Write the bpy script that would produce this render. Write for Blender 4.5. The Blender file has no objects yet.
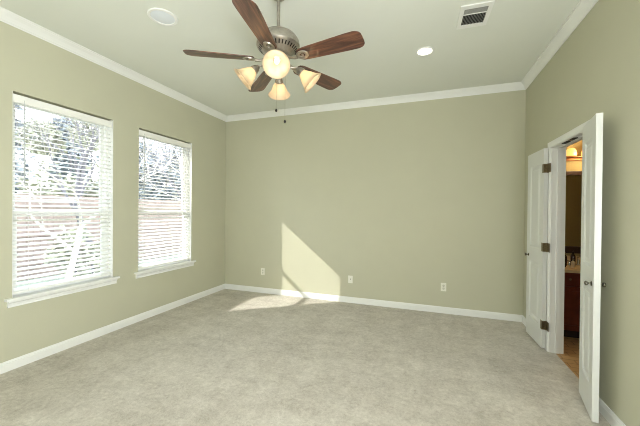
import bpy, bmesh, math, random
from mathutils import Vector, Matrix
PI = math.pi
scene = bpy.context.scene
C = scene.collection
random.seed(4)

# ------------------------------------------------------------------ camera
CZ = 1.3983
yaw, pitch, roll = 0.340287, -0.006724, 0.008834
F = Vector((-math.sin(yaw) * math.cos(pitch), math.cos(yaw) * math.cos(pitch), math.sin(pitch)))
r0 = F.cross(Vector((0, 0, 1))).normalized()
u0 = r0.cross(F)
r1 = r0 * math.cos(roll) + u0 * math.sin(roll)
u1 = -r0 * math.sin(roll) + u0 * math.cos(roll)
cam_data = bpy.data.cameras.new('camera')
cam_data.sensor_width = 36
cam_data.lens = 301.13 / 640 * 36
cam_data.clip_start = 0.02
cam = bpy.data.objects.new('camera', cam_data)
M = Matrix.Identity(4)
for i in range(3):
    M[i][0] = r1[i]; M[i][1] = u1[i]; M[i][2] = -F[i]
M.translation = Vector((0, 0, CZ))
cam.matrix_world = M
C.objects.link(cam)
scene.camera = cam

# ------------------------------------------------------------------ light and exposure
SKY = 2.6
SUN = 4.5
FLASH = 25.0
FILL = 76.0
scene.view_settings.view_transform = 'Standard'
scene.view_settings.look = 'None'
scene.view_settings.gamma = 1
scene.view_settings.exposure = 1.5
scene.view_settings.use_curve_mapping = False
world = bpy.data.worlds.new('sky')
scene.world = world
world.use_nodes = True
nt = world.node_tree
bg = nt.nodes['Background']
tc = nt.nodes.new('ShaderNodeTexCoord')
sep = nt.nodes.new('ShaderNodeSeparateXYZ')
ramp = nt.nodes.new('ShaderNodeValToRGB')
ramp.color_ramp.elements[0].position = 0.0
ramp.color_ramp.elements[0].color = (0.95, 0.96, 0.93, 1)
ramp.color_ramp.elements[1].position = 0.6
ramp.color_ramp.elements[1].color = (0.72, 0.84, 1.0, 1)
nt.links.new(tc.outputs['Generated'], sep.inputs[0])
nt.links.new(sep.outputs['Z'], ramp.inputs['Fac'])
nt.links.new(ramp.outputs['Color'], bg.inputs['Color'])
bg.inputs['Strength'].default_value = SKY

sd = Vector((1.37, 1.0, -1.123)).normalized()
sun_data = bpy.data.lights.new('sun', 'SUN')
sun_data.energy = SUN
sun_data.angle = math.radians(0.15)
sun_data.color = (1.0, 0.96, 0.88)
sun = bpy.data.objects.new('sun', sun_data)
sun.rotation_euler = sd.to_track_quat('-Z', 'Y').to_euler()
sun.location = (-8, -3, 8)
C.objects.link(sun)

# the photographer's flash just above the camera (its blade shadows show on the ceiling)
fl_data = bpy.data.lights.new('camera_flash', 'POINT')
fl_data.energy = FLASH
fl_data.shadow_soft_size = 0.05
fl_data.color = (0.97, 0.985, 1.0)
fl = bpy.data.objects.new('camera_flash', fl_data)
fl.location = (0.03, 0.08, 1.72)
C.objects.link(fl)

# added fill light at right behind the camera, brightening the left side
fa_data = bpy.data.lights.new('rear_fill', 'AREA')
fa_data.energy = FILL
fa_data.shape = 'RECTANGLE'; fa_data.size = 2.0; fa_data.size_y = 1.5
fa_data.color = (0.94, 0.975, 1.0)
fa = bpy.data.objects.new('rear_fill', fa_data)
fa.location = (1.08, -0.75, 1.35)
fa.rotation_euler = Vector((-1.0, 0.26, 0.25)).to_track_quat('-Z', 'Y').to_euler()
C.objects.link(fa)

try:
    scene.cycles.use_denoising = True
    scene.cycles.use_adaptive_sampling = False
    scene.cycles.filter_width = 1.0
    scene.cycles.max_bounces = 12
    scene.cycles.diffuse_bounces = 8
    scene.cycles.transparent_max_bounces = 16
    scene.cycles.sample_clamp_indirect = 6
    scene.cycles.caustics_reflective = False
    scene.cycles.caustics_refractive = False
except Exception:
    pass

# ------------------------------------------------------------------ materials
def lin(c):
    return tuple((v / 12.92 if v <= 0.04045 else ((v + 0.055) / 1.055) ** 2.4) for v in c)
def rgb(r, g, b):
    return lin((r / 255, g / 255, b / 255)) + (1,)
def mat(name, col, rough=0.6, metal=0.0, var=0.0, vscale=8.0, bump=0.0, bscale=100.0, emis=None, estr=0.0, spec=0.5, coat=0.0):
    m = bpy.data.materials.new(name)
    m.use_nodes = True
    t = m.node_tree
    b = t.nodes['Principled BSDF']
    b.inputs['Roughness'].default_value = rough
    b.inputs['Metallic'].default_value = metal
    b.inputs['Specular IOR Level'].default_value = spec
    b.inputs['Coat Weight'].default_value = coat
    b.inputs['Base Color'].default_value = col
    co = t.nodes.new('ShaderNodeTexCoord')
    if var > 0:
        n = t.nodes.new('ShaderNodeTexNoise'); n.inputs['Scale'].default_value = vscale; n.inputs['Detail'].default_value = 5
        t.links.new(co.outputs['Object'], n.inputs['Vector'])
        r = t.nodes.new('ShaderNodeValToRGB')
        r.color_ramp.elements[0].position = 0.3; r.color_ramp.elements[1].position = 0.7
        r.color_ramp.elements[0].color = tuple(v * (1 - var) for v in col[:3]) + (1,)
        r.color_ramp.elements[1].color = tuple(min(1, v * (1 + var)) for v in col[:3]) + (1,)
        t.links.new(n.outputs['Fac'], r.inputs['Fac'])
        t.links.new(r.outputs['Color'], b.inputs['Base Color'])
    if bump > 0:
        n2 = t.nodes.new('ShaderNodeTexNoise'); n2.inputs['Scale'].default_value = bscale; n2.inputs['Detail'].default_value = 3
        t.links.new(co.outputs['Object'], n2.inputs['Vector'])
        bp = t.nodes.new('ShaderNodeBump'); bp.inputs['Strength'].default_value = bump; bp.inputs['Distance'].default_value = 0.004
        t.links.new(n2.outputs['Fac'], bp.inputs['Height'])
        t.links.new(bp.outputs['Normal'], b.inputs['Normal'])
    if emis:
        b.inputs['Emission Color'].default_value = emis
        b.inputs['Emission Strength'].default_value = estr
    return m

WALL = mat('wall_paint', rgb(188, 187, 166), 0.75, var=0.015, vscale=3, bump=0.12, bscale=180, spec=0.2)
CEIL = mat('ceiling_paint', rgb(220, 223, 216), 0.85, var=0.01, vscale=2, bump=0.15, bscale=120, spec=0.15)
TRIM = mat('white_trim_paint', rgb(228, 229, 227), 0.35, var=0.01, vscale=6)
DOOR = mat('white_door_paint', rgb(214, 216, 214), 0.32, var=0.01, vscale=5)
VINYL = mat('white_vinyl', rgb(236, 237, 235), 0.4, var=0.01)
SLAT = mat('blind_slat_white', rgb(236, 236, 232), 0.45, var=0.01, vscale=12)
CORD = mat('blind_cord', rgb(215, 215, 210), 0.8, var=0.05)
WAND = mat('wand_plastic', rgb(176, 180, 180), 0.25, var=0.03)
PEWTER = mat('brushed_pewter', rgb(168, 162, 152), 0.36, metal=0.9, var=0.15, vscale=40)
DARKMETAL = mat('dark_metal', rgb(38, 34, 32), 0.45, metal=0.5, var=0.2, vscale=30)
BRONZE = mat('hinge_bronze', rgb(122, 110, 86), 0.38, metal=0.85, var=0.2, vscale=60)
KNOB = mat('knob_nickel', rgb(120, 116, 106), 0.22, metal=0.95, var=0.1, vscale=30)
PLATE = mat('outlet_plastic', rgb(226, 225, 214), 0.4, var=0.01)
SLOT = mat('outlet_slots', rgb(60, 58, 52), 0.6, var=0.05)
DUCT_SHADE = mat('duct_shade', rgb(34, 34, 36), 0.8, var=0.2, vscale=20)
BWALL = mat('bathroom_wall_paint', rgb(150, 135, 88), 0.75, var=0.02, bump=0.1)
TILE = mat('bathroom_wood_floor', rgb(186, 152, 106), 0.4, var=0.12, vscale=12)
CHERRY = mat('cherry_cabinet', rgb(92, 38, 26), 0.35, var=0.25, vscale=14)
TOE_SHADE = mat('toe_kick_shade', rgb(32, 18, 14), 0.6, var=0.2)  # darker than the cabinet: toe shadow put into the colour
COUNTER = mat('counter_cream', rgb(208, 184, 140), 0.25, var=0.08, vscale=30)
MIRROR = mat('mirror_silver', (0.9, 0.9, 0.9, 1), 0.02, metal=1.0)
MFRAME = mat('mirror_frame_dark', rgb(48, 30, 20), 0.4, var=0.2, vscale=20)
BRASS = mat('fixture_bronze', rgb(120, 80, 46), 0.35, metal=0.8, var=0.1)
AMBER = mat('amber_glass', rgb(255, 190, 110), 0.4, emis=rgb(255, 190, 105), estr=0.42, var=0.02)
DARKGLASS = mat('dark_bottle', rgb(44, 26, 20), 0.15, var=0.1)
PALEBOT = mat('pale_bottle', rgb(206, 188, 150), 0.3, var=0.1)
CHROME = mat('chrome', rgb(210, 210, 205), 0.12, metal=1.0)
BARK = mat('grey_bark', rgb(92, 90, 94), 0.9, var=0.3, vscale=12)
PALEBARK = mat('pale_bark', rgb(176, 170, 164), 0.85, var=0.2, vscale=9)
LEAF = mat('evergreen_leaf', rgb(122, 130, 134), 0.7, var=0.35, vscale=5)
LEAF2 = mat('olive_leaf', rgb(146, 148, 130), 0.7, var=0.3, vscale=5)
GRASS = mat('winter_grass', rgb(130, 138, 122), 0.95, var=0.25, vscale=1.5, bump=0.5, bscale=30)
SIDING = mat('siding_paint', rgb(206, 200, 188), 0.8, var=0.03)
ROOFM = mat('soffit_paint', rgb(214, 212, 204), 0.8, var=0.03)
LENSOFF = mat('frosted_lens', rgb(222, 228, 236), 0.25, var=0.01)
LENSON = mat('lit_lens', rgb(255, 250, 236), 0.4, emis=rgb(255, 246, 226), estr=1.6)
BULB = mat('lit_bulb', rgb(255, 240, 214), 0.4, emis=rgb(255, 226, 178), estr=2.5)

def fence_mat():
    m = mat('cedar_fence', rgb(132, 118, 110), 0.85, var=0.2, vscale=4)
    return m
FENCE = fence_mat()

# wood grain for the blades, running along local x
WOOD = mat('walnut_blade', rgb(90, 50, 34), 0.33, coat=0.3)
t = WOOD.node_tree; b = t.nodes['Principled BSDF']
co = t.nodes.new('ShaderNodeTexCoord'); mp = t.nodes.new('ShaderNodeMapping')
mp.inputs['Scale'].default_value = (1.6, 16, 16)
nz = t.nodes.new('ShaderNodeTexNoise'); nz.inputs['Scale'].default_value = 2.6; nz.inputs['Detail'].default_value = 8; nz.inputs['Distortion'].default_value = 0.6
rp = t.nodes.new('ShaderNodeValToRGB')
rp.color_ramp.elements[0].position = 0.34; rp.color_ramp.elements[0].color = rgb(46, 28, 22)
rp.color_ramp.elements[1].position = 0.68; rp.color_ramp.elements[1].color = rgb(122, 80, 58)
e = rp.color_ramp.elements.new(0.5); e.color = rgb(82, 50, 38)
t.links.new(co.outputs['Object'], mp.inputs['Vector']); t.links.new(mp.outputs['Vector'], nz.inputs['Vector'])
t.links.new(nz.outputs['Fac'], rp.inputs['Fac']); t.links.new(rp.outputs['Color'], b.inputs['Base Color'])

# carpet: pile speckle + broad vacuum marks
CARPET = bpy.data.materials.new('beige_carpet'); CARPET.use_nodes = True
t = CARPET.node_tree; b = t.nodes['Principled BSDF']
b.inputs['Roughness'].default_value = 1.0; b.inputs['Specular IOR Level'].default_value = 0.05
b.inputs['Sheen Weight'].default_value = 0.15
co = t.nodes.new('ShaderNodeTexCoord')
def noise(scale, detail, vec=None, dist=0.0, rough=0.5):
    n = t.nodes.new('ShaderNodeTexNoise'); n.inputs['Scale'].default_value = scale; n.inputs['Detail'].default_value = detail
    n.inputs['Distortion'].default_value = dist; n.inputs['Roughness'].default_value = rough
    t.links.new(vec if vec else co.outputs['Object'], n.inputs['Vector']); return n
mpa = t.nodes.new('ShaderNodeMapping'); mpa.inputs['Scale'].default_value = (1.2, 3.0, 1); mpa.inputs['Rotation'].default_value = (0, 0, math.radians(-14))
t.links.new(co.outputs['Object'], mpa.inputs['Vector'])
mpb = t.nodes.new('ShaderNodeMapping'); mpb.inputs['Scale'].default_value = (3.2, 0.9, 1); mpb.inputs['Rotation'].default_value = (0, 0, math.radians(8))
t.links.new(co.outputs['Object'], mpb.inputs['Vector'])
na = noise(1.5, 3, mpa.outputs['Vector'], 0.8)
nb = noise(1.2, 3, mpb.outputs['Vector'], 0.8)
nc = noise(34, 8, None, 0, 0.9)
nd = noise(11, 5, None, 0.5, 0.75)
def math_node(op, a, bb):
    n = t.nodes.new('ShaderNodeMath'); n.operation = op
    for k, v in enumerate((a, bb)):
        if isinstance(v, (int, float)): n.inputs[k].default_value = v
        else: t.links.new(v, n.inputs[k])
    return n.outputs[0]
s = math_node('ADD', math_node('MULTIPLY', na.outputs['Fac'], 0.13), math_node('MULTIPLY', nb.outputs['Fac'], 0.13))
s = math_node('ADD', s, math_node('MULTIPLY', nc.outputs['Fac'], 0.50))
s = math_node('ADD', s, math_node('MULTIPLY', nd.outputs['Fac'], 0.24))
rp = t.nodes.new('ShaderNodeValToRGB')
rp.color_ramp.elements[0].position = 0.40; rp.color_ramp.elements[0].color = rgb(162, 155, 143)
rp.color_ramp.elements[1].position = 0.66; rp.color_ramp.elements[1].color = rgb(226, 221, 211)
t.links.new(s, rp.inputs['Fac']); t.links.new(rp.outputs['Color'], b.inputs['Base Color'])
bp = t.nodes.new('ShaderNodeBump'); bp.inputs['Strength'].default_value = 0.6; bp.inputs['Distance'].default_value = 0.01
nf = noise(110, 4, None, 0, 0.8)
t.links.new(nf.outputs['Fac'], bp.inputs['Height']); t.links.new(bp.outputs['Normal'], b.inputs['Normal'])

# thin window glass
GLASS = bpy.data.materials.new('window_glass'); GLASS.use_nodes = True
t = GLASS.node_tree; t.nodes.remove(t.nodes['Principled BSDF'])
tr = t.nodes.new('ShaderNodeBsdfTransparent'); gl = t.nodes.new('ShaderNodeBsdfGlossy'); gl.inputs['Roughness'].default_value = 0.02
fr = t.nodes.new('ShaderNodeFresnel'); fr.inputs['IOR'].default_value = 1.3
mx = t.nodes.new('ShaderNodeMixShader')
t.links.new(fr.outputs[0], mx.inputs[0]); t.links.new(tr.outputs[0], mx.inputs[1]); t.links.new(gl.outputs[0], mx.inputs[2])
t.links.new(mx.outputs[0], t.nodes['Material Output'].inputs['Surface'])

# frosted alabaster shade: light passes through it
SHADE = bpy.data.materials.new('alabaster_glass'); SHADE.use_nodes = True
t = SHADE.node_tree; b = t.nodes['Principled BSDF']
b.inputs['Base Color'].default_value = rgb(205, 190, 165); b.inputs['Roughness'].default_value = 0.35
nz = t.nodes.new('ShaderNodeTexNoise'); nz.inputs['Scale'].default_value = 14; nz.inputs['Detail'].default_value = 4
co = t.nodes.new('ShaderNodeTexCoord'); t.links.new(co.outputs['Object'], nz.inputs['Vector'])
rp = t.nodes.new('ShaderNodeValToRGB')
rp.color_ramp.elements[0].color = rgb(240, 222, 196); rp.color_ramp.elements[1].color = rgb(255, 246, 232)
t.links.new(nz.outputs['Fac'], rp.inputs['Fac'])
tl = t.nodes.new('ShaderNodeBsdfTranslucent'); t.links.new(rp.outputs['Color'], tl.inputs['Color'])
mx = t.nodes.new('ShaderNodeMixShader'); mx.inputs[0].default_value = 0.55
t.links.new(b.outputs[0], mx.inputs[1]); t.links.new(tl.outputs[0], mx.inputs[2])
t.links.new(mx.outputs[0], t.nodes['Material Output'].inputs['Surface'])

# ------------------------------------------------------------------ mesh helpers
def obj(name, bm, m, parent=None, smooth=None):
    me = bpy.data.meshes.new(name)
    bmesh.ops.recalc_face_normals(bm, faces=bm.faces[:])
    bm.to_mesh(me); bm.free()
    o = bpy.data.objects.new(name, me)
    me.materials.append(m)
    if smooth is not None:
        for p_ in me.polygons: p_.use_smooth = True
        if smooth < 180:
            try:
                me.set_sharp_from_angle(angle=math.radians(smooth))
            except Exception:
                pass
    C.objects.link(o)
    if parent: o.parent = parent
    return o
def tag(o, label, cat, group=None, kind=None):
    o['label'] = label; o['category'] = cat
    if group: o['group'] = group
    if kind: o['kind'] = kind
    return o
def thing(name, label, cat, loc=(0, 0, 0), rot=(0, 0, 0), group=None):
    o = bpy.data.objects.new(name, None); o.empty_display_size = 0.05
    C.objects.link(o); o.location = loc; o.rotation_euler = rot
    return tag(o, label, cat, group)
def struct(o, label=None, cat=None):
    o['kind'] = 'structure'
    if label: o['label'] = label; o['category'] = cat
    return o
def B(): return bmesh.new()
def box(bm, x0, x1, y0, y1, z0, z1, bev=0.0):
    r = bmesh.ops.create_cube(bm, size=1)
    vs = r['verts']
    bmesh.ops.scale(bm, vec=(abs(x1 - x0), abs(y1 - y0), abs(z1 - z0)), verts=vs)
    bmesh.ops.translate(bm, vec=((x0 + x1) / 2, (y0 + y1) / 2, (z0 + z1) / 2), verts=vs)
    if bev > 0:
        es = list({e for v in vs for e in v.link_edges})
        bmesh.ops.bevel(bm, geom=es, offset=bev, segments=2, affect='EDGES', profile=0.6)
    return vs
def lathe(bm, prof, n=32, mtx=None, close=False):
    rings = []
    for (r, z) in prof:
        ring = []
        for k in range(n):
            a = 2 * PI * k / n
            v = Vector((r * math.cos(a), r * math.sin(a), z))
            if mtx: v = mtx @ v
            ring.append(bm.verts.new(v))
        rings.append(ring)
    pairs = list(zip(rings, rings[1:]))
    if close: pairs.append((rings[-1], rings[0]))
    for A, D_ in pairs:
        for k in range(n):
            bm.faces.new((A[k], A[(k + 1) % n], D_[(k + 1) % n], D_[k]))
    if not close:
        for ring, rr in ((rings[0], prof[0][0]), (rings[-1], prof[-1][0])):
            if rr > 1e-5: bm.faces.new(ring)
    return rings
def tube(bm, pts, rad, n=8, cap=True):
    pts = [Vector(q) for q in pts]
    rads = rad if isinstance(rad, (list, tuple)) else [rad] * len(pts)
    rings = []; up = None
    for i, q in enumerate(pts):
        d = (pts[min(i + 1, len(pts) - 1)] - pts[max(i - 1, 0)]).normalized()
        if up is None: up = d.orthogonal().normalized()
        up = (up - d * up.dot(d)).normalized()
        sd_ = d.cross(up)
        rings.append([bm.verts.new(q + (up * math.cos(2 * PI * k / n) + sd_ * math.sin(2 * PI * k / n)) * rads[i]) for k in range(n)])
    for A, D_ in zip(rings, rings[1:]):
        for k in range(n):
            bm.faces.new((A[k], A[(k + 1) % n], D_[(k + 1) % n], D_[k]))
    if cap:
        bm.faces.new(rings[0]); bm.faces.new(rings[-1])
def prism(bm, outline, z0, z1, bev=0.0):
    a = [bm.verts.new((x, y, z0)) for x, y in outline]
    c = [bm.verts.new((x, y, z1)) for x, y in outline]
    n = len(outline)
    fs = [bm.faces.new(a), bm.faces.new(c)]
    for k in range(n): fs.append(bm.faces.new((a[k], a[(k + 1) % n], c[(k + 1) % n], c[k])))
    if bev > 0:
        es = list(set(fs[0].edges[:] + fs[1].edges[:]))
        bmesh.ops.bevel(bm, geom=es, offset=bev, segments=2, affect='EDGES')
def sweep(bm, prof, A, Bp, inward, m0=1, m1=1):
    """moulding profile (projection, z) along the wall line A->B, mitred by the projection at each end"""
    A = Vector(A); Bp = Vector(Bp); inward = Vector(inward); d = (Bp - A).normalized()
    e0 = []; e1 = []
    for (q, z) in prof:
        e0.append(bm.verts.new(A + inward * q + d * q * m0 + Vector((0, 0, z))))
        e1.append(bm.verts.new(Bp + inward * q - d * q * m1 + Vector((0, 0, z))))
    n = len(prof)
    for k in range(n): bm.faces.new((e0[k], e0[(k + 1) % n], e1[(k + 1) % n], e1[k]))
    bm.faces.new(e0); bm.faces.new(e1)

# ------------------------------------------------------------------ room
L, R, D, H, BK = -3.379, 1.176, 4.496, 3.05, -1.9     # left, right, back wall, ceiling, wall behind
WT = 0.115                                              # wall thickness
# windows (y0, y1) with head and sill heights
W = [(1.567, 2.455), (2.777, 3.675)]
ZS, ZH = 0.60, 2.414
OW = 0.14                                               # outer wall thickness
bm = B()
ys = [BK - WT, W[0][0], W[0][1], W[1][0], W[1][1], D + WT]
for k in (0, 2, 4): box(bm, L - OW, L, ys[k], ys[k + 1], -0.05, H)
for w in W:
    box(bm, L - OW, L, w[0], w[1], -0.05, ZS); box(bm, L - OW, L, w[0], w[1], ZH, H)
bmesh.ops.remove_doubles(bm, verts=bm.verts[:], dist=1e-5)
struct(obj('wall_left', bm, WALL), 'olive beige painted wall with two windows', 'wall')
bm = B(); box(bm, L - 0.0, R, D, D + WT, -0.05, H)
struct(obj('wall_back', bm, WALL), 'plain olive beige painted wall facing the camera', 'wall')
# right wall with the doorway
DY0, DY1, DZ = 2.835, 3.630, 2.065
bm = B()
box(bm, R, R + WT, BK - WT, DY0, -0.05, H); box(bm, R, R + WT, DY1, D + WT, -0.05, H); box(bm, R, R + WT, DY0, DY1, DZ, H)
struct(obj('wall_right', bm, WALL), 'olive beige painted wall with the double doorway', 'wall')
bm = B(); box(bm, L - OW, R + WT, BK - WT, BK, -0.05, H)
struct(obj('wall_rear', bm, WALL), 'olive beige wall behind the camera', 'wall')
bm = B(); box(bm, L - OW, R + 1.9, BK - WT, D + WT, H, H + 0.08)
struct(obj('ceiling', bm, CEIL), 'pale painted ceiling', 'ceiling')
bm = B(); box(bm, L, R + 0.05, BK, D, -0.05, 0.0)
struct(obj('floor', bm, CARPET), 'beige carpet with vacuum marks', 'floor')

BASE = [(0, 0), (0.014, 0), (0.014, 0.062), (0.011, 0.066), (0.012, 0.072), (0.008, 0.082), (0.005, 0.088), (0, 0.088)]
CROWN = [(0, 0.002), (0, -0.084), (0.006, -0.084), (0.009, -0.074), (0.014, -0.070), (0.022, -0.056), (0.036, -0.036), (0.052, -0.022), (0.058, -0.017), (0.061, -0.011), (0.070, -0.009), (0.070, 0.002)]
bm = B(); sweep(bm, BASE, (L, BK, 0), (L, D, 0), (1, 0, 0)); struct(obj('baseboard_left', bm, TRIM))
bm = B(); sweep(bm, BASE, (L, D, 0), (R, D, 0), (0, -1, 0)); struct(obj('baseboard_back', bm, TRIM))
bm = B(); sweep(bm, BASE, (R, BK, 0), (R, DY0 - 0.062, 0), (-1, 0, 0), 1, 0); sweep(bm, BASE, (R, DY1 + 0.062, 0), (R, D, 0), (-1, 0, 0), 0, 1)
struct(obj('baseboard_right', bm, TRIM))
for k, (a, c, n) in enumerate((((L, BK, H), (L, D, H), (1, 0, 0)), ((L, D, H), (R, D, H), (0, -1, 0)), ((R, BK, H), (R, D, H), (-1, 0, 0)))):
    bm = B(); sweep(bm, CROWN, a, c, n)
    o = obj('trim_%d' % (k + 1), bm, TRIM); struct(o, 'white crown moulding along the %s wall' % ('left', 'back', 'right')[k], 'moulding')

# windows: vinyl frame, two sashes, glass, stool and apron
for k, (y0, y1) in enumerate(W):
    root = bpy.data.objects.new('window_%d' % (k + 1), None); C.objects.link(root)
    root.location = (L, (y0 + y1) / 2, ZS)
    struct(root, ('nearer large double hung window on the left wall', 'farther double hung window on the left wall nearest the corner')[k], 'window')
    hw = (y1 - y0) / 2; hh = ZH - ZS
    bm = B()   # white lining of the recess
    g = 0.004
    box(bm, -OW, -0.0005, -hw, -hw + g, 0, hh); box(bm, -OW, -0.0005, hw - g, hw, 0, hh); box(bm, -OW, -0.075, -hw, hw, hh - g, hh)
    obj('window_jamb', bm, TRIM, root)
    bm = B(); x0, x1 = -OW - 0.01, -0.075; f = 0.034
    box(bm, x0, x1, -hw + g, -hw + f, 0, hh - g, 0.002); box(bm, x0, x1, hw - f, hw - g, 0, hh - g, 0.002)
    box(bm, x0, x1, -hw + f, hw - f, hh - f, hh - g, 0.002); box(bm, x0, x1, -hw + f, hw - f, 0, f, 0.002)
    obj('window_frame', bm, VINYL, root)
    mz = 1.372 - ZS
    for nm, za, zb, xa, xb in (('lower_sash', f, mz + 0.024, -0.105, -0.082), ('upper_sash', mz - 0.024, hh - f, -0.132, -0.109)):
        bm = B(); s_ = 0.036
        box(bm, xa, xb, -hw + f, -hw + f + s_, za, zb, 0.002); box(bm, xa, xb, hw - f - s_, hw - f, za, zb, 0.002)
        box(bm, xa, xb, -hw + f + s_, hw - f - s_, za, za + 0.046, 0.002); box(bm, xa, xb, -hw + f + s_, hw - f - s_, zb - 0.046, zb, 0.002)
        so = obj(nm, bm, VINYL, root)
        bm = B(); xm = (xa + xb) / 2
        vs = [bm.verts.new(q) for q in ((xm, -hw + f + s_, za + 0.046), (xm, hw - f - s_, za + 0.046), (xm, hw - f - s_, zb - 0.046), (xm, -hw + f + s_, zb - 0.046))]
        bm.faces.new(vs); obj('glass_pane', bm, GLASS, so)
    bm = B()
    box(bm, -0.075, 0.0, -hw + g, hw - g, 0.0, 0.024); box(bm, 0.0, 0.045, -hw - 0.055, hw + 0.055, 0.0, 0.024, 0.005)
    obj('window_sill', bm, TRIM, root)
    bm = B()
    sweep(bm, [(0, 0), (0.030, 0), (0.030, -0.010), (0.018, -0.022), (0.014, -0.045), (0.018, -0.050), (0.018, -0.056), (0, -0.056)], (0.0, hw + 0.035, 0), (0.0, -hw - 0.035, 0), (1, 0, 0), 0, 0)
    obj('window_apron', bm, TRIM, root)

# blinds
def blind(y0, y1, label):
    t_ = thing('window_blind', label, 'blind', (L - 0.040, (y0 + y1) / 2, ZS + 0.024), group='white horizontal blinds in the windows')
    hw = (y1 - y0) / 2 - 0.010; top = ZH - ZS - 0.024
    bm = B(); box(bm, -0.036, 0.022, -hw, hw, top - 0.060, top - 0.020, 0.002); obj('headrail', bm, SLAT, t_)
    bm = B()
    sweep(bm, [(0, 0), (0.006, -0.002), (0.004, -0.012), (0.006, -0.060), (0.008, -0.070), (0, -0.072)], (0.024, hw, top - 0.019), (0.024, -hw, top - 0.019), (1, 0, 0), 0, 0)
    obj('valance', bm, SLAT, t_)
    bm = B(); tilt = math.radians(19); w2 = 0.0245; z = 0.058; zl = []
    while z < top - 0.078:
        ct, st = math.cos(tilt), math.sin(tilt)
        # outer edge (towards -x) raised
        prof = []
        for q, up in ((-1, 0), (-0.5, 0.0016), (0, 0.0022), (0.5, 0.0016), (1, 0)):
            prof.append((q * w2, up))
        pts = [(x * ct + h * st, -x * st + h * ct) for x, h in prof]
        th = 0.0024
        ring = pts + [(x, zz - th) for x, zz in reversed(pts)]
        a = [bm.verts.new((x, -hw, z + zz)) for x, zz in ring]; c = [bm.verts.new((x, hw, z + zz)) for x, zz in ring]
        n = len(ring)
        for k in range(n): bm.faces.new((a[k], a[(k + 1) % n], c[(k + 1) % n], c[k]))
        bm.faces.new(a); bm.faces.new(c)
        zl.append(z); z += 0.0435
    obj('slats', bm, SLAT, t_)
    bm = B(); box(bm, -0.024, 0.024, -hw, hw, 0.022, 0.040, 0.004); obj('bottom_rail', bm, SLAT, t_)
    for yy in (-hw + 0.11, hw - 0.11):
        bm = B()
        for xx in (-0.0252, 0.0252): tube(bm, [(xx, yy, 0.03), (xx, yy, top - 0.06)], 0.0009, 4)
        obj('ladder_cord', bm, CORD, t_)
    bm = B(); tube(bm, [(0.036, -hw + 0.075, top - 0.085), (0.037, -hw + 0.075, top - 0.80)], 0.0045, 6)
    tube(bm, [(0.022, -hw + 0.075, top - 0.05), (0.036, -hw + 0.075, top - 0.062), (0.036, -hw + 0.075, top - 0.09)], 0.002, 5)
    obj('tilt_wand', bm, WAND, t_)
    return t_
blind(*W[0], 'white slatted blind in the nearer, larger looking window at far left')
blind(*W[1], 'white slatted blind in the farther window nearest the room corner')

# doorway lining, casing and stops
bm = B(); jt = 0.016
box(bm, R - 0.002, R + WT + 0.002, DY0, DY0 + jt, 0, DZ); box(bm, R - 0.002, R + WT + 0.002, DY1 - jt, DY1, 0, DZ); box(bm, R - 0.002, R + WT + 0.002, DY0 + jt, DY1 - jt, DZ - jt, DZ)
box(bm, R + 0.045, R + 0.08, DY0 + jt, DY0 + jt + 0.01, 0, DZ - jt); box(bm, R + 0.045, R + 0.08, DY1 - jt - 0.01, DY1 - jt, 0, DZ - jt); box(bm, R + 0.045, R + 0.08, DY0 + jt, DY1 - jt, DZ - jt - 0.01, DZ - jt)
struct(obj('trim_4', bm, TRIM), 'white jamb lining the double doorway', 'door jamb')
CAS = [(0, 0.0), (0.010, 0.0), (0.016, 0.008), (0.016, 0.020), (0.012, 0.026), (0.014, 0.050), (0.018, 0.056), (0.010, 0.060), (0, 0.060)]
def casing(y_in, sgn, z1):
    """vertical casing: projection q into the room, offset s away from the opening"""
    bm = B(); a = []; c = []
    for q, s_ in CAS:
        a.append(bm.verts.new((R - q, y_in + sgn * s_, 0))); c.append(bm.verts.new((R - q, y_in + sgn * s_, z1 + s_)))
    n = len(CAS)
    for k in range(n): bm.faces.new((a[k], a[(k + 1) % n], c[(k + 1) % n], c[k]))
    bm.faces.new(a); bm.faces.new(c); return bm
def casing_head(z_in, y0, y1):
    bm = B(); a = []; c = []
    for q, s_ in CAS:
        a.append(bm.verts.new((R - q, y0 - s_, z_in + s_))); c.append(bm.verts.new((R - q, y1 + s_, z_in + s_)))
    n = len(CAS)
    for k in range(n): bm.faces.new((a[k], a[(k + 1) % n], c[(k + 1) % n], c[k]))
    bm.faces.new(a); bm.faces.new(c); return bm
cy0, cy1, cz = DY0 + 0.006, DY1 - 0.006, DZ - 0.012
tr5 = bpy.data.objects.new('trim_5', None); C.objects.link(tr5); struct(tr5, 'white casing around the double doorway', 'door casing')
obj('side_casing', casing(cy0, -1, cz), TRIM, tr5); obj('side_casing', casing(cy1, 1, cz), TRIM, tr5); obj('head_casing', casing_head(cz, cy0, cy1), TRIM, tr5)
# ball catch plates under the head
bm = B()
for yy in (3.22, 3.36): box(bm, R + 0.006, R + 0.040, yy - 0.05, yy + 0.05, DZ - jt - 0.006, DZ - jt, 0.001)
obj('catch_plate', bm, DARKMETAL, tr5)

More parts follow.
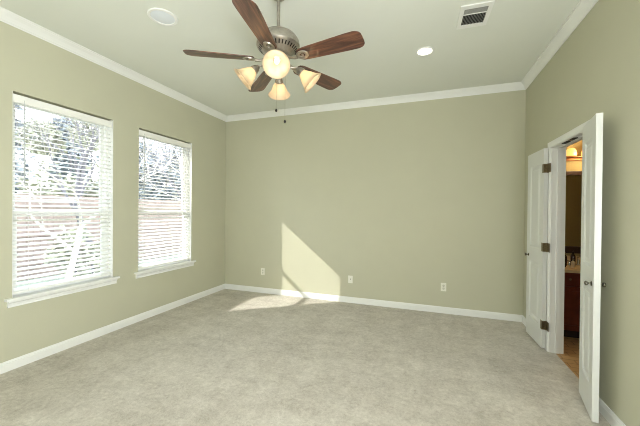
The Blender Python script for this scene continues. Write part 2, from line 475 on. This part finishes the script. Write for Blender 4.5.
# door leaves: local x along the leaf from hinge (0) to free edge, y thickness, z up
LT, LH = 0.035, 2.040
def leaf(n, hinge, free, label, side, LW):
    d = Vector((free[0] - hinge[0], free[1] - hinge[1], 0)); ang = math.atan2(d.y, d.x)
    root = bpy.data.objects.new('door_%d' % n, None); C.objects.link(root)
    root.location = (hinge[0], hinge[1], 0.018); root.rotation_euler = (0, 0, ang); struct(root, label, 'door')
    # side = +1: the room-facing face is +y local; leaf body lies to the other side
    ya, yb = (0, -LT * side)
    bm = B(); y0_, y1_ = min(ya, yb), max(ya, yb)
    st = 0.088
    z_ = [0, 0.215, 0.845, 1.010, 1.900, LH]
    rec = 0.009
    box(bm, 0, st, y0_, y1_, 0, LH); box(bm, LW - st, LW, y0_, y1_, 0, LH)
    for za, zb in ((z_[0], z_[1]), (z_[2], z_[3]), (z_[4], z_[5])): box(bm, st, LW - st, y0_, y1_, za, zb)
    box(bm, st, LW - st, y0_ + rec, y1_ - rec, z_[1], z_[2]); box(bm, st, LW - st, y0_ + rec, y1_ - rec, z_[3], z_[4])
    obj('door_slab', bm, DOOR, root)
    for za, zb, nm in ((z_[1], z_[2], 'lower_panel'), (z_[3], z_[4], 'upper_panel')):
        bm = B()
        for face, sg in ((y0_ , 1), (y1_, -1)):
            # sloped moulding ring then a raised field
            loops = []
            for ins, dep in ((0.0, 0.0), (0.006, 0.004), (0.016, rec - 0.0005), (0.030, rec - 0.0005), (0.052, 0.002), (0.056, 0.0015)):
                loops.append([bm.verts.new((x, face + sg * dep, z)) for x, z in ((st + ins, za + ins), (LW - st - ins, za + ins), (LW - st - ins, zb - ins), (st + ins, zb - ins))])
            for A, D_ in zip(loops, loops[1:]):
                for k in range(4): bm.faces.new((A[k], A[(k + 1) % 4], D_[(k + 1) % 4], D_[k]))
            bm.faces.new(loops[-1])
        obj(nm, bm, DOOR, root)
    for face, sg in ((y0_, -1), (y1_, 1)):
        bm = B()
        mt = Matrix.Translation((LW - 0.055, face, 0.905)) @ Matrix.Rotation(-sg * PI / 2, 4, 'X')
        kp = [(0.0165, 0), (0.0165, 0.003), (0.012, 0.005), (0.006, 0.007), (0.006, 0.016), (0.011, 0.020), (0.0150, 0.026), (0.0155, 0.031), (0.012, 0.036), (0.004, 0.0385), (0, 0.0386)]
        if n == 1 and sg * side < 0: kp = [(r, z * 0.4) for r, z in kp]
        lathe(bm, kp, 20, mt); o = obj('door_handle', bm, KNOB, root, 50); o['label'] = 'small nickel knob'
    return root, y0_, y1_
r_far, fa, fb = leaf(1, (1.122, 3.655), (1.104, 4.105), 'white panelled door leaf folded back near the room corner', 1, 0.45)
r_near, na_, nb_ = leaf(2, (1.126, 2.865), (1.047, 2.482), 'white panelled door leaf opened towards the camera at right', -1, 0.392)
# hinges of the far leaf and of the near leaf
def hinges(root, side, nm):
    for z in (0.235, 1.030, 1.835):
        bm = B(); ys_ = 0.0015 * side
        box(bm, 0.001, 0.036, -0.0005 * side, ys_ * 1.5, z - 0.045, z + 0.045, 0.0006)
        box(bm, -0.0018, 0.0, -0.037, ys_, z - 0.045, z + 0.045); tube(bm, [(-0.005, -0.034, z - 0.047), (-0.005, -0.034, z + 0.047)], 0.006, 10)
        box(bm, -0.060, -0.004, -0.0380, -0.0345, z - 0.045, z + 0.045, 0.0006)
        o = obj('door_hinge', bm, BRONZE, root); o['label'] = 'bronze hinge'
hinges(r_far, 1, 'far')

# ------------------------------------------------------------------ bathroom beyond
bx0, bx1, by0, by1 = R + WT, R + 1.75, 2.1, 4.60
bm = B(); box(bm, R + 0.05, bx1, by0, by1, -0.05, 0.001)
t_ = TILE.node_tree
br = t_.nodes.new('ShaderNodeTexBrick'); br.inputs['Scale'].default_value = 3; br.inputs['Mortar Size'].default_value = 0.01
br.inputs['Color1'].default_value = rgb(190, 154, 106); br.inputs['Color2'].default_value = rgb(174, 136, 90); br.inputs['Mortar'].default_value = rgb(120, 90, 60)
co = t_.nodes.new('ShaderNodeTexCoord'); t_.links.new(co.outputs['Object'], br.inputs['Vector']); t_.links.new(br.outputs['Color'], t_.nodes['Principled BSDF'].inputs['Base Color'])
struct(obj('floor_bathroom', bm, TILE), 'tan plank floor beyond the doorway', 'floor')
bm = B(); box(bm, bx0, bx1, by1, by1 + 0.1, 0, H); struct(obj('wall_bathroom_back', bm, BWALL))
bm = B(); box(bm, bx1, bx1 + 0.1, by0, by1 + 0.1, 0, H); struct(obj('wall_bathroom_right', bm, BWALL))
bm = B(); box(bm, bx0, bx1 + 0.1, by0 - 0.1, by0, 0, H); struct(obj('wall_bathroom_front', bm, BWALL))
bm = B(); box(bm, bx0, bx1, by0, by1, 2.44, 2.5); struct(obj('ceiling_bathroom', bm, CEIL))

vx0, vx1, vy = bx0 + 0.004, bx1 - 0.004, 4.06
van = thing('vanity_cabinet', 'dark cherry wood vanity cabinet beyond the doorway', 'cabinet', (vx0, vy, 0.002))
vw = vx1 - vx0
bm = B(); box(bm, 0, vw, 0.02, 0.53, 0.09, 0.738, 0.002); obj('cabinet_body', bm, CHERRY, van)
bm = B(); box(bm, 0, vw, 0.07, 0.53, 0, 0.09); obj('toe_kick', bm, TOE_SHADE, van)
nd_ = 4
for k in range(nd_):
    a, c = 0.012 + k * vw / nd_, (k + 1) * vw / nd_ - 0.012
    bm = B(); box(bm, a, c, 0.0, 0.019, 0.60, 0.735, 0.004); dr = obj('drawer_front', bm, CHERRY, van)
    bm = B(); mt = Matrix.Translation(((a + c) / 2, 0, 0.667)) @ Matrix.Rotation(PI / 2, 4, 'X'); lathe(bm, [(0.006, 0), (0.006, 0.012), (0.013, 0.02), (0.010, 0.027), (0, 0.028)], 14, mt); obj('knob', bm, BRONZE, dr, 50)
    bm = B(); fr_ = 0.05
    box(bm, a, a + fr_, 0, 0.019, 0.105, 0.585, 0.003); box(bm, c - fr_, c, 0, 0.019, 0.105, 0.585, 0.003)
    box(bm, a + fr_, c - fr_, 0, 0.019, 0.105, 0.155, 0.003); box(bm, a + fr_, c - fr_, 0, 0.019, 0.535, 0.585, 0.003)
    box(bm, a + fr_, c - fr_, 0.008, 0.019, 0.155, 0.535); dr = obj('cabinet_door', bm, CHERRY, van)
ct = thing('countertop', 'cream vanity countertop with a backsplash beyond the doorway', 'countertop', (vx0, vy, 0.743))
bm = B(); box(bm, 0, vw, -0.025, 0.535, 0, 0.034, 0.006); obj('counter_slab', bm, COUNTER, ct)
bm = B(); box(bm, 0, vw, 0.512, 0.534, 0.034, 0.125, 0.003); obj('backsplash', bm, COUNTER, ct)
CT = 0.743 + 0.0345
fc = thing('faucet', 'chrome basin faucet on the bathroom counter', 'faucet', (1.715, 4.42, CT))
bm = B(); lathe(bm, [(0.026, 0), (0.026, 0.006), (0.016, 0.014), (0.014, 0.09), (0.016, 0.10), (0, 0.104)], 18); tube(bm, [(0, 0, 0.07), (0, -0.05, 0.115), (0, -0.10, 0.105), (0, -0.118, 0.075)], [0.011, 0.010, 0.009, 0.009], 10); obj('spout', bm, CHROME, fc, 50)
for sx in (-0.085, 0.085):
    bm = B(); lathe(bm, [(0.02, 0), (0.02, 0.006), (0.011, 0.02), (0.011, 0.045), (0, 0.05)], 14, Matrix.Translation((sx, 0, 0))); tube(bm, [(sx, 0, 0.042), (sx * 1.5, -0.02, 0.055)], 0.006, 8); obj('tap_handle', bm, CHROME, fc, 50)
def bottle(x, y, h, r, m_, cap, label, nm='soap_bottle', cat='bottle', group=None):
    o = thing(nm, label, cat, (x, y, CT))
    bm = B(); lathe(bm, [(r * 0.92, 0), (r, 0.006), (r, h * 0.68), (r * 0.75, h * 0.78), (r * 0.36, h * 0.83), (r * 0.36, h * 0.90), (0, h * 0.90)], 18); obj('bottle_body', bm, m_, o, 50)
    bm = B(); lathe(bm, [(r * 0.46, h * 0.86), (r * 0.46, h), (0, h)], 14); tube(bm, [(0, 0, h * 0.98), (0, -r * 0.2, h * 1.06), (0, -r * 1.2, h * 1.06)], r * 0.14, 6); obj('pump', bm, cap, o, 50)
bottle(1.500, 4.22, 0.105, 0.022, DARKGLASS, DARKMETAL, 'short dark bottle at the left end of the vanity counter')
bottle(1.545, 4.33, 0.150, 0.026, DARKGLASS, BRASS, 'taller dark bottle, second from the left on the vanity counter')
bottle(1.580, 4.20, 0.090, 0.020, PALEBOT, CHROME, 'small pale pump bottle near the front of the vanity counter')
bottle(1.640, 4.36, 0.165, 0.024, DARKGLASS, DARKMETAL, 'tallest dark pump bottle, rightmost of the bottles by the faucet')
# dark tray / box behind the bottles
mir = thing('wall_mirror', 'large dark framed mirror above the vanity beyond the doorway', 'mirror', (vx0, by1 - 0.001, 0.90))
mw, mh, fw = vw - 0.02, 1.02, 0.05
bm = B(); x_l = 0.10
box(bm, x_l, x_l + fw, -0.03, 0, 0, mh, 0.004); box(bm, mw - fw, mw, -0.03, 0, 0, mh, 0.004); box(bm, x_l + fw, mw - fw, -0.03, 0, 0, 0.085, 0.004); box(bm, x_l + fw, mw - fw, -0.03, 0, mh - fw, mh, 0.004)
obj('mirror_frame', bm, MFRAME, mir)
bm = B(); box(bm, x_l + fw, mw - fw, -0.012, -0.001, 0.085, mh - fw); obj('mirror_glass', bm, MIRROR, mir)
vl = thing('vanity_light', 'bronze vanity light bar with glowing amber shades above the mirror', 'light', (1.82, by1, 2.085))
bm = B(); box(bm, -0.30, 0.30, -0.025, 0, -0.035, 0.035, 0.006); tube(bm, [(-0.31, -0.10, 0.0), (0.31, -0.10, 0.0)], 0.012, 10)
for sx in (-0.28, 0.28): tube(bm, [(sx, -0.01, 0), (sx, -0.10, 0)], 0.010, 8)
obj('light_bar', bm, BRASS, vl)
for sx in (-0.165, 0.0, 0.165):
    bm = B(); mt = Matrix.Translation((sx, -0.10, 0.012))
    lathe(bm, [(0.056, 0.0), (0.060, 0.012), (0.057, 0.045), (0.048, 0.072), (0.034, 0.088), (0.020, 0.094), (0, 0.095)], 20, mt); obj('lamp_shade', bm, AMBER, vl, 50)
pl = bpy.data.lights.new('vanity_lamp_glow', 'POINT'); pl.energy = 4.0; pl.color = (1.0, 0.72, 0.42); pl.shadow_soft_size = 0.06
po = bpy.data.objects.new('vanity_lamp_glow', pl); po.location = (1.82, 4.36, 2.10); C.objects.link(po)

# ------------------------------------------------------------------ ceiling fan
FX, FY = -1.065, 2.035
fan = thing('ceiling_fan', 'pewter ceiling fan with five walnut blades and four lit glass shades', 'ceiling fan', (FX, FY, H))
z0 = lambda z: z - H
bm = B(); lathe(bm, [(0.072, 0), (0.072, -0.012), (0.066, -0.030), (0.048, -0.052), (0.026, -0.066), (0.018, -0.070), (0, -0.070)], 32); obj('canopy', bm, PEWTER, fan, 40)
bm = B(); tube(bm, [(0, 0, -0.06), (0, 0, z0(2.74))], 0.0125, 16); lathe(bm, [(0.020, z0(2.765)), (0.022, z0(2.75)), (0.030, z0(2.743)), (0, z0(2.742))], 20); obj('downrod', bm, PEWTER, fan, 40)
bm = B()
lathe(bm, [(0, z0(2.745)), (0.035, z0(2.745)), (0.050, z0(2.740)), (0.100, z0(2.726)), (0.136, z0(2.702)), (0.156, z0(2.672)), (0.162, z0(2.645)), (0.162, z0(2.628)), (0.156, z0(2.620)), (0.150, z0(2.614)),
           (0.122, z0(2.590)), (0.116, z0(2.586)), (0.106, z0(2.572)), (0.085, z0(2.560)), (0, z0(2.560))], 48)
obj('motor_housing', bm, PEWTER, fan, 35)
bm = B()
for k in range(36):
    a = 2 * PI * k / 36
    mt = Matrix.Rotation(a, 4, 'Z')
    vs = box(bm, 0.1265, 0.1445, -0.0042, 0.0042, -0.004, 0.004)
    # lay the slot along the sloping underside of the housing
    for v in vs:
        tt = (v.co.x - 0.1265) / 0.018
        v.co = mt @ Vector((0.1255 + 0.021 * tt, v.co.y, z0(2.5925) + 0.018 * tt + v.co.z * 0.4))
obj('vent_slots', bm, DARKMETAL, fan)
bm = B(); lathe(bm, [(0.070, z0(2.562)), (0.074, z0(2.556)), (0.074, z0(2.545)), (0.068, z0(2.540)), (0, z0(2.540))], 32); obj('flywheel', bm, DARKMETAL, fan, 35)
bm = B()
lathe(bm, [(0.052, z0(2.541)), (0.058, z0(2.532)), (0.060, z0(2.500)), (0.066, z0(2.492)), (0.066, z0(2.470)), (0.056, z0(2.455)), (0.040, z0(2.445)), (0.030, z0(2.425)), (0.034, z0(2.412)),
           (0.026, z0(2.398)), (0.012, z0(2.390)), (0.010, z0(2.380)), (0.014, z0(2.374)), (0.008, z0(2.364)), (0, z0(2.362))], 32)
obj('switch_housing', bm, PEWTER, fan, 40)
# one blade with its iron, then copies
BZ = z0(2.528)
def blade_outline():
    pts = []
    r0_, r1_ = 0.175, 0.668
    def w(r):
        tt = (r - r0_) / (r1_ - r0_); return 0.055 + 0.019 * min(1, tt * 1.25)
    up = [(r0_, 0.030), (r0_ + 0.008, 0.044), (r0_ + 0.028, 0.055)]
    for k in range(1, 9): r_ = r0_ + 0.028 + (r1_ - 0.05 - r0_ - 0.028) * k / 8; up.append((r_, w(r_)))
    up += [(r1_ - 0.030, 0.071), (r1_ - 0.012, 0.060), (r1_ - 0.002, 0.044), (r1_, 0.020), (r1_, 0.0)]
    pts = up + [(x, -y) for x, y in reversed(up[:-1])]
    return pts
def make_blade():
    bm = B(); prism(bm, blade_outline(), -0.003, 0.003, 0.0012)
    # +y edge (counter-clockwise) lower, -y edge higher
    o = obj('fan_blade', bm, WOOD, fan)
    bm = B()
    # medallion ring under the blade root
    ring = []
    nn = 28
    for k in range(nn):
        a = 2 * PI * k / nn
        ring.append([Vector((0.212 + ex * (q) * math.cos(a), ey * q * math.sin(a), zz)) for ex, ey, q, zz in ((0.050, 0.040, 1.0, -0.0035), (0.050, 0.040, 0.95, -0.010), (0.050, 0.040, 0.70, -0.012), (0.050, 0.040, 0.46, -0.009), (0.050, 0.040, 0.42, -0.0035))])
    vv = [[bm.verts.new(q) for q in rr] for rr in ring]
    for k in range(nn):
        A, D_ = vv[k], vv[(k + 1) % nn]
        for j in range(5): bm.faces.new((A[j], A[(j + 1) % 5], D_[(j + 1) % 5], D_[j]))
    lathe(bm, [(0.010, -0.0035), (0.010, -0.009), (0.006, -0.012), (0, -0.012)], 12, Matrix.Translation((0.212, 0, 0)))
    # curved arm to the flywheel
    arm = [(0.062, 0, 0.020), (0.090, 0, 0.010), (0.118, 0, -0.006), (0.145, 0, -0.012), (0.170, 0, -0.010)]
    for sy in (-0.010, 0.010):
        tube(bm, [(x, sy * (0.6 + 4 * abs(x - 0.11)) , z) for x, _, z in arm], [0.010, 0.008, 0.007, 0.008, 0.010], 8)
    io = obj('blade_iron', bm, PEWTER, o, 45)
    return o, io
bl, io = make_blade()
tiltb = math.radians(13)
for k in range(5):
    if k: 
        o = bl.copy(); C.objects.link(o); o.parent = fan
        i2 = io.copy(); C.objects.link(i2); i2.parent = o
    else: o = bl
    az = math.radians(-7.5 + 72 * k)
    mt = Matrix.Translation((0, 0, BZ)) @ Matrix.Rotation(az, 4, 'Z') @ Matrix.Rotation(-tiltb, 4, 'X')
    o.matrix_local = mt
# lights: arm, socket, shade, bulb
def make_lamp(az):
    ca, sa = math.cos(az), math.sin(az)
    P = lambda r, z: Vector((r * ca, r * sa, z0(z)))
    bm = B(); tube(bm, [P(0.055, 2.470), P(0.082, 2.474), P(0.112, 2.482), P(0.138, 2.480), P(0.155, 2.466)], [0.009, 0.0075, 0.007, 0.007, 0.009], 10)
    arm = obj('light_arm', bm, PEWTER, fan, 60)
    tiltl = math.radians(42)           # shade axis: outwards and down
    ax = Vector((ca * math.cos(tiltl), sa * math.cos(tiltl), -math.sin(tiltl)))
    q = Vector((0, 0, 1)).rotation_difference(ax).to_matrix().to_4x4()
    mt = Matrix.Translation(P(0.149, 2.472)) @ q
    bm = B(); lathe(bm, [(0, -0.008), (0.014, -0.006), (0.018, 0.004), (0.026, 0.012), (0.029, 0.030), (0.033, 0.034), (0.033, 0.044), (0, 0.044)], 24, mt)
    obj('lamp_socket', bm, PEWTER, arm, 45)
    outer = [(0.030, 0.034), (0.033, 0.050), (0.043, 0.070), (0.054, 0.090), (0.062, 0.110), (0.072, 0.130), (0.086, 0.147), (0.092, 0.152)]
    inner = [(max(0.001, r - 0.0035), z) for r, z in reversed(outer)]
    bm = B(); lathe(bm, outer + inner, 40, mt, close=True)
    sh = obj('lamp_shade', bm, SHADE, arm, 60)
    sh['label'] = 'lit frosted glass shade'
    bm = B(); lathe(bm, [(0.009, 0.040), (0.012, 0.055), (0.017, 0.075), (0.016, 0.092), (0.009, 0.108), (0.003, 0.118), (0, 0.119)], 18, mt)
    obj('light_bulb', bm, BULB, arm, 60)
    pd = bpy.data.lights.new('fan_lamp', 'POINT'); pd.energy = 0.17; pd.color = (1.0, 0.88, 0.70); pd.shadow_soft_size = 0.012
    lo = bpy.data.objects.new('fan_lamp', pd); lo.parent = fan; C.objects.link(lo)
    lo.location = (mt @ Vector((0, 0, 0.127)))
for k in range(4): make_lamp(math.radians(-65 + 90 * k))
# pull chains
for (x, y, zt, zb) in ((0.010, -0.045, 2.44, 2.145), (0.062, -0.005, 2.45, 2.070)):
    bm = B(); zz = zt
    tube(bm, [(x, y, z0(zt)), (x, y, z0(zb))], 0.0011, 5)
    while zz > zb:
        bmesh.ops.create_icosphere(bm, subdivisions=1, radius=0.0019, matrix=Matrix.Translation((x, y, z0(zz)))); zz -= 0.009
    ch = obj('pull_chain', bm, PEWTER, fan)
    bm = B(); lathe(bm, [(0, z0(zb + 0.006)), (0.004, z0(zb + 0.004)), (0.009, z0(zb - 0.006)), (0.009, z0(zb - 0.012)), (0.004, z0(zb - 0.018)), (0, z0(zb - 0.019))], 14, Matrix.Translation((x, y, 0))); obj('chain_fob', bm, DARKMETAL, ch, 50)

# ------------------------------------------------------------------ ceiling fittings
def can_light(x, y, rad, lens, label, name, cat):
    o = thing(name, label, cat, (x, y, H))
    bm = B(); lathe(bm, [(rad, 0), (rad, -0.004), (rad * 0.95, -0.009), (rad * 0.82, -0.008), (rad * 0.78, -0.003), (rad * 0.78, 0)], 48, close=True); obj('trim_ring', bm, TRIM, o, 40)
    bm = B(); lathe(bm, [(rad * 0.79, -0.0005), (rad * 0.79, -0.004), (rad * 0.5, -0.008), (rad * 0.2, -0.0095), (0, -0.0098)], 40); obj('lens', bm, lens, o, 60)
    return o
can_light(-2.15, 1.99, 0.118, LENSOFF, 'unlit round white ceiling light left of the fan', 'recessed_light', 'ceiling light')
can_light(-0.035, 3.28, 0.088, LENSON, 'small lit round recessed light right of the fan', 'recessed_light', 'ceiling light')
dl = bpy.data.lights.new('downlight_glow', 'SPOT'); dl.energy = 5; dl.spot_size = math.radians(110); dl.spot_blend = 0.8; dl.color = (1.0, 0.93, 0.8); dl.shadow_soft_size = 0.07
do = bpy.data.objects.new('downlight_glow', dl); do.location = (-0.035, 3.28, H - 0.03); C.objects.link(do)

vent = thing('ceiling_vent', 'white air supply register with dark louvres in the ceiling', 'vent', (0.358, 2.818, H), (0, 0, math.radians(2)))
bm = B(); a, c, ia, ib = 0.120, 0.158, 0.088, 0.112
for q in ((-a, -ia, -c, c), (ia, a, -c, c), (-ia, ia, -c, -ib), (-ia, ia, ib, c)): box(bm, *q, -0.010, 0, 0.002)
box(bm, -ia, ia, -0.045, -0.033, -0.010, -0.001, 0.002)
obj('vent_frame', bm, TRIM, vent)
bm = B(); box(bm, -ia, ia, -ib, ib, -0.002, -0.0005); obj('vent_shade_sheet', bm, DUCT_SHADE, vent)  # dark sheet in place of a hole; duct shade put into its colour
VF = mat('vent_fins', rgb(150, 150, 146), 0.5, var=0.03)
bm = B()
for k in range(15):
    x = -ia + 0.008 + k * 0.0115; box(bm, x, x + 0.0016, -0.033, ib, -0.009, -0.002)
for k in range(6):
    y = -ib + 0.004 + k * 0.0115; vs = box(bm, -ia, ia, y, y + 0.006, -0.008, -0.005)
obj('vent_louvres', bm, VF, vent)

# ------------------------------------------------------------------ wall plates on the back wall
def plate(x, z, label, kind):
    o = thing('wall_outlet' if kind != 'jack' else 'wall_jack', label, 'outlet' if kind != 'jack' else 'jack', (x, D, z))
    bm = B(); box(bm, -0.035, 0.035, -0.006, 0, -0.0575, 0.0575, 0.003); obj('cover_plate', bm, PLATE, o)
    if kind == 'outlet':
        for zz in (-0.0195, 0.0195):
            bm = B(); lathe(bm, [(0.0168, 0), (0.0168, 0.003), (0, 0.003)], 20, Matrix.Translation((0, -0.0055, zz)) @ Matrix.Rotation(PI / 2, 4, 'X')); rc = obj('receptacle', bm, mat('receptacle', rgb(206, 204, 192), 0.4, var=0.01), o)
            bm = B()
            for sx in (-0.0065, 0.0065): box(bm, sx - 0.0013, sx + 0.0013, -0.0092, -0.0084, zz - 0.001, zz + 0.009)
            lathe(bm, [(0.0025, 0), (0.0025, 0.0008), (0, 0.0008)], 10, Matrix.Translation((0, -0.0084, zz - 0.008)) @ Matrix.Rotation(PI / 2, 4, 'X')); obj('slots', bm, SLOT, rc)
    else:
        bm = B(); lathe(bm, [(0.007, 0), (0.007, 0.003), (0.0048, 0.004), (0.0048, 0.010), (0, 0.010)], 14, Matrix.Translation((0.004, -0.006, 0.006)) @ Matrix.Rotation(PI / 2, 4, 'X')); obj('jack_socket', bm, DARKMETAL, o)
plate(-2.612, 0.362, 'ivory duplex outlet plate on the back wall left of the sunlight patch', 'outlet')
plate(-1.088, 0.356, 'ivory cable jack plate on the back wall just right of the sunlight patch', 'jack')
plate(0.231, 0.361, 'ivory duplex outlet plate on the right half of the back wall', 'outlet')

# ------------------------------------------------------------------ outdoors
bm = B(); box(bm, -40, L - OW - 0.02, -25, 40, -0.45, -0.35); struct(obj('ground', bm, GRASS), 'pale winter grass outside', 'ground')
bm = B(); sweep(bm, [(0, 0), (0.365, 0), (0.365, 0.12), (0, 0.30)], (L - OW, 7, 2.55), (L - OW, -4, 2.55), (-1, 0, 0), 0, 0); struct(obj('sun_trim_eave', bm, ROOFM))  # unseen eave added, its depth set to trim the top of the sun patch

GZ = -0.35
fx = -9.2
fn = thing('wooden_fence', 'pinkish cedar board fence seen through the blinds', 'fence', (fx, 6, GZ))
bm = B(); y = -8.0
while y < 18:
    h = 2.1 + random.uniform(-0.01, 0.01); box(bm, -0.01, 0.01, y, y + 0.135, 0, h); y += 0.142
obj('fence_boards', bm, FENCE, fn)
for yy in range(-8, 19, 3):
    bm = B(); box(bm, 0.012, 0.10, yy - 0.045, yy + 0.045, 0, 2.0, 0.004); obj('fence_post', bm, FENCE, fn)
bm = B()
for z in (0.35, 1.05, 1.8): box(bm, 0.0105, 0.05, -8, 18.1, z, z + 0.09)
obj('fence_rail', bm, FENCE, fn)

def bare_tree(x, y, h, lean, m_, label, seed, group=None, depth=7, trunk=0.09):
    rnd = random.Random(seed)
    bm = B()
    def grow(p_, d, ln, rad, dep):
        pts = [p_]; q = p_.copy(); dd = d.copy(); rr = [rad]
        nseg = 3
        for k in range(nseg):
            dd = (dd + Vector((rnd.uniform(-.16, .16), rnd.uniform(-.16, .16), rnd.uniform(-.05, .10)))).normalized()
            q = q + dd * ln / nseg; pts.append(q.copy()); rr.append(rad * (1 - 0.34 * (k + 1) / nseg))
        tube(bm, pts, rr, 6 if dep > 3 else 4, cap=False)
        if dep == 0: return
        for k in range(3 if dep > 2 else 2 + (rnd.random() > .4)):
            side = Vector((rnd.uniform(-1, 1), rnd.uniform(-1, 1), rnd.uniform(-.25, .6))).normalized()
            nd = (dd * rnd.uniform(.55, 1.0) + side * rnd.uniform(.5, .85)).normalized()
            st_ = pts[-1] if k < 2 else pts[-2]
            grow(st_, nd, ln * rnd.uniform(.62, .82), rr[-1] * rnd.uniform(.6, .8), dep - 1)
    grow(Vector((0, 0, -0.05)), Vector(lean + (1,)).normalized(), h * 0.30, trunk, depth)
    o = obj('bare_tree', bm, m_); o.location = (x, y, GZ); tag(o, label, 'tree', group); return o
def leafy(x, y, h, rad, zb, m_, label, seed, name='evergreen_tree', n=2600, cone=False, size=0.10, cat='tree'):
    rnd = random.Random(seed)
    root = thing(name, label, cat, (x, y, GZ))
    bm = B(); tube(bm, [(0, 0, -0.05), (0.02, 0.01, zb), (0, 0, h * 0.8)], [0.10, 0.07, 0.03], 8); obj('trunk', bm, BARK, root)
    lobes = [(Vector((0, 0, (zb + h) / 2)), Vector((rad, rad, (h - zb) / 2)))]
    if not cone:
        for _ in range(9):
            a = rnd.uniform(0, 2 * PI); zz = rnd.uniform(zb + .3, h - .3)
            lobes.append((Vector((math.cos(a) * rad * .6, math.sin(a) * rad * .6, zz)), Vector((rad * .45,) * 3)))
    bm = B()
    for _ in range(n):
        c_, s_ = rnd.choice(lobes)
        d = Vector((rnd.gauss(0, 1), rnd.gauss(0, 1), rnd.gauss(0, 1))).normalized() * rnd.uniform(.55, 1.0)
        p_ = c_ + Vector((d.x * s_.x, d.y * s_.y, d.z * s_.z))
        a1 = Vector((rnd.gauss(0, 1), rnd.gauss(0, 1), rnd.gauss(0, .6))).normalized(); a2 = a1.orthogonal().normalized()
        a2 = (Matrix.Rotation(rnd.uniform(0, 6.28), 3, a1) @ a2)
        s2 = size * rnd.uniform(.6, 1.3)
        vs = [bm.verts.new(p_ + a1 * s2 * u + a2 * s2 * v) for u, v in ((-1, 0), (0, .45), (1, 0), (0, -.45))]
        bm.faces.new(vs)
    obj('foliage', bm, m_, root)
    return root
# unseen evergreen added close to the house to keep sun off the nearer window
leafy(-4.80, 1.08, 4.2, 0.52, 0.25, LEAF, 'unseen columnar evergreen added to shade the nearer window', 3, 'shading_evergreen', 9000, True, 0.085)
bare_tree(-6.3, 3.6, 5.0, (0.10, 0.22), PALEBARK, 'slender pale leaning tree outside the nearer window', 11, depth=6, trunk=0.06)
bare_tree(-8.3, 5.6, 6.5, (-0.05, -0.18), BARK, 'grey bare tree outside the nearer window behind the pale one', 12, trunk=0.10)
bare_tree(-6.4, 6.6, 5.2, (0.22, 0.30), PALEBARK, 'pale leaning bare tree outside the farther window', 13, trunk=0.075)
bare_tree(-8.2, 8.7, 6.5, (0.0, 0.1), BARK, 'grey bare tree near the fence outside the farther window', 14, trunk=0.10)
bare_tree(-11.3, 7.4, 7.0, (0.1, -0.1), BARK, 'bare twiggy tree beyond the fence outside the nearer window', 32, trunk=0.10)
bare_tree(-11.6, 12.0, 7.0, (-0.1, 0.1), BARK, 'bare twiggy tree beyond the fence outside the farther window', 33, trunk=0.10)
for k, (hx, hy, hh_, hr) in enumerate(((-20, 8.0, 8.0, 2.0), (-20.5, 13.0, 9.0, 2.1), (-20, 18.0, 8.5, 2.0), (-20.5, 23.0, 8.5, 2.1))):
    leafy(hx, hy, hh_, hr, 0.8, LEAF, 'grey green tree in the distant row, ' + ('leftmost of the four', 'second from the left of the four', 'third from the left of the four', 'rightmost of the four')[k], 40 + k, 'distant_tree', 3600, size=0.22)['group'] = 'distant row of trees beyond the fence'
leafy(-14.6, 13.8, 6.5, 1.9, 1.2, LEAF, 'dark evergreen beyond the fence outside the farther window', 21, n=3600, size=0.16)
leafy(-14.4, 8.6, 5.2, 1.6, 1.0, LEAF2, 'olive green tree beyond the fence outside the nearer window', 22, n=3000, size=0.15)
leafy(-7.3, 4.5, 1.5, 0.55, 0.1, LEAF2, 'low olive shrub before the fence', 23, 'shrub', 900, False, 0.07, 'shrub')
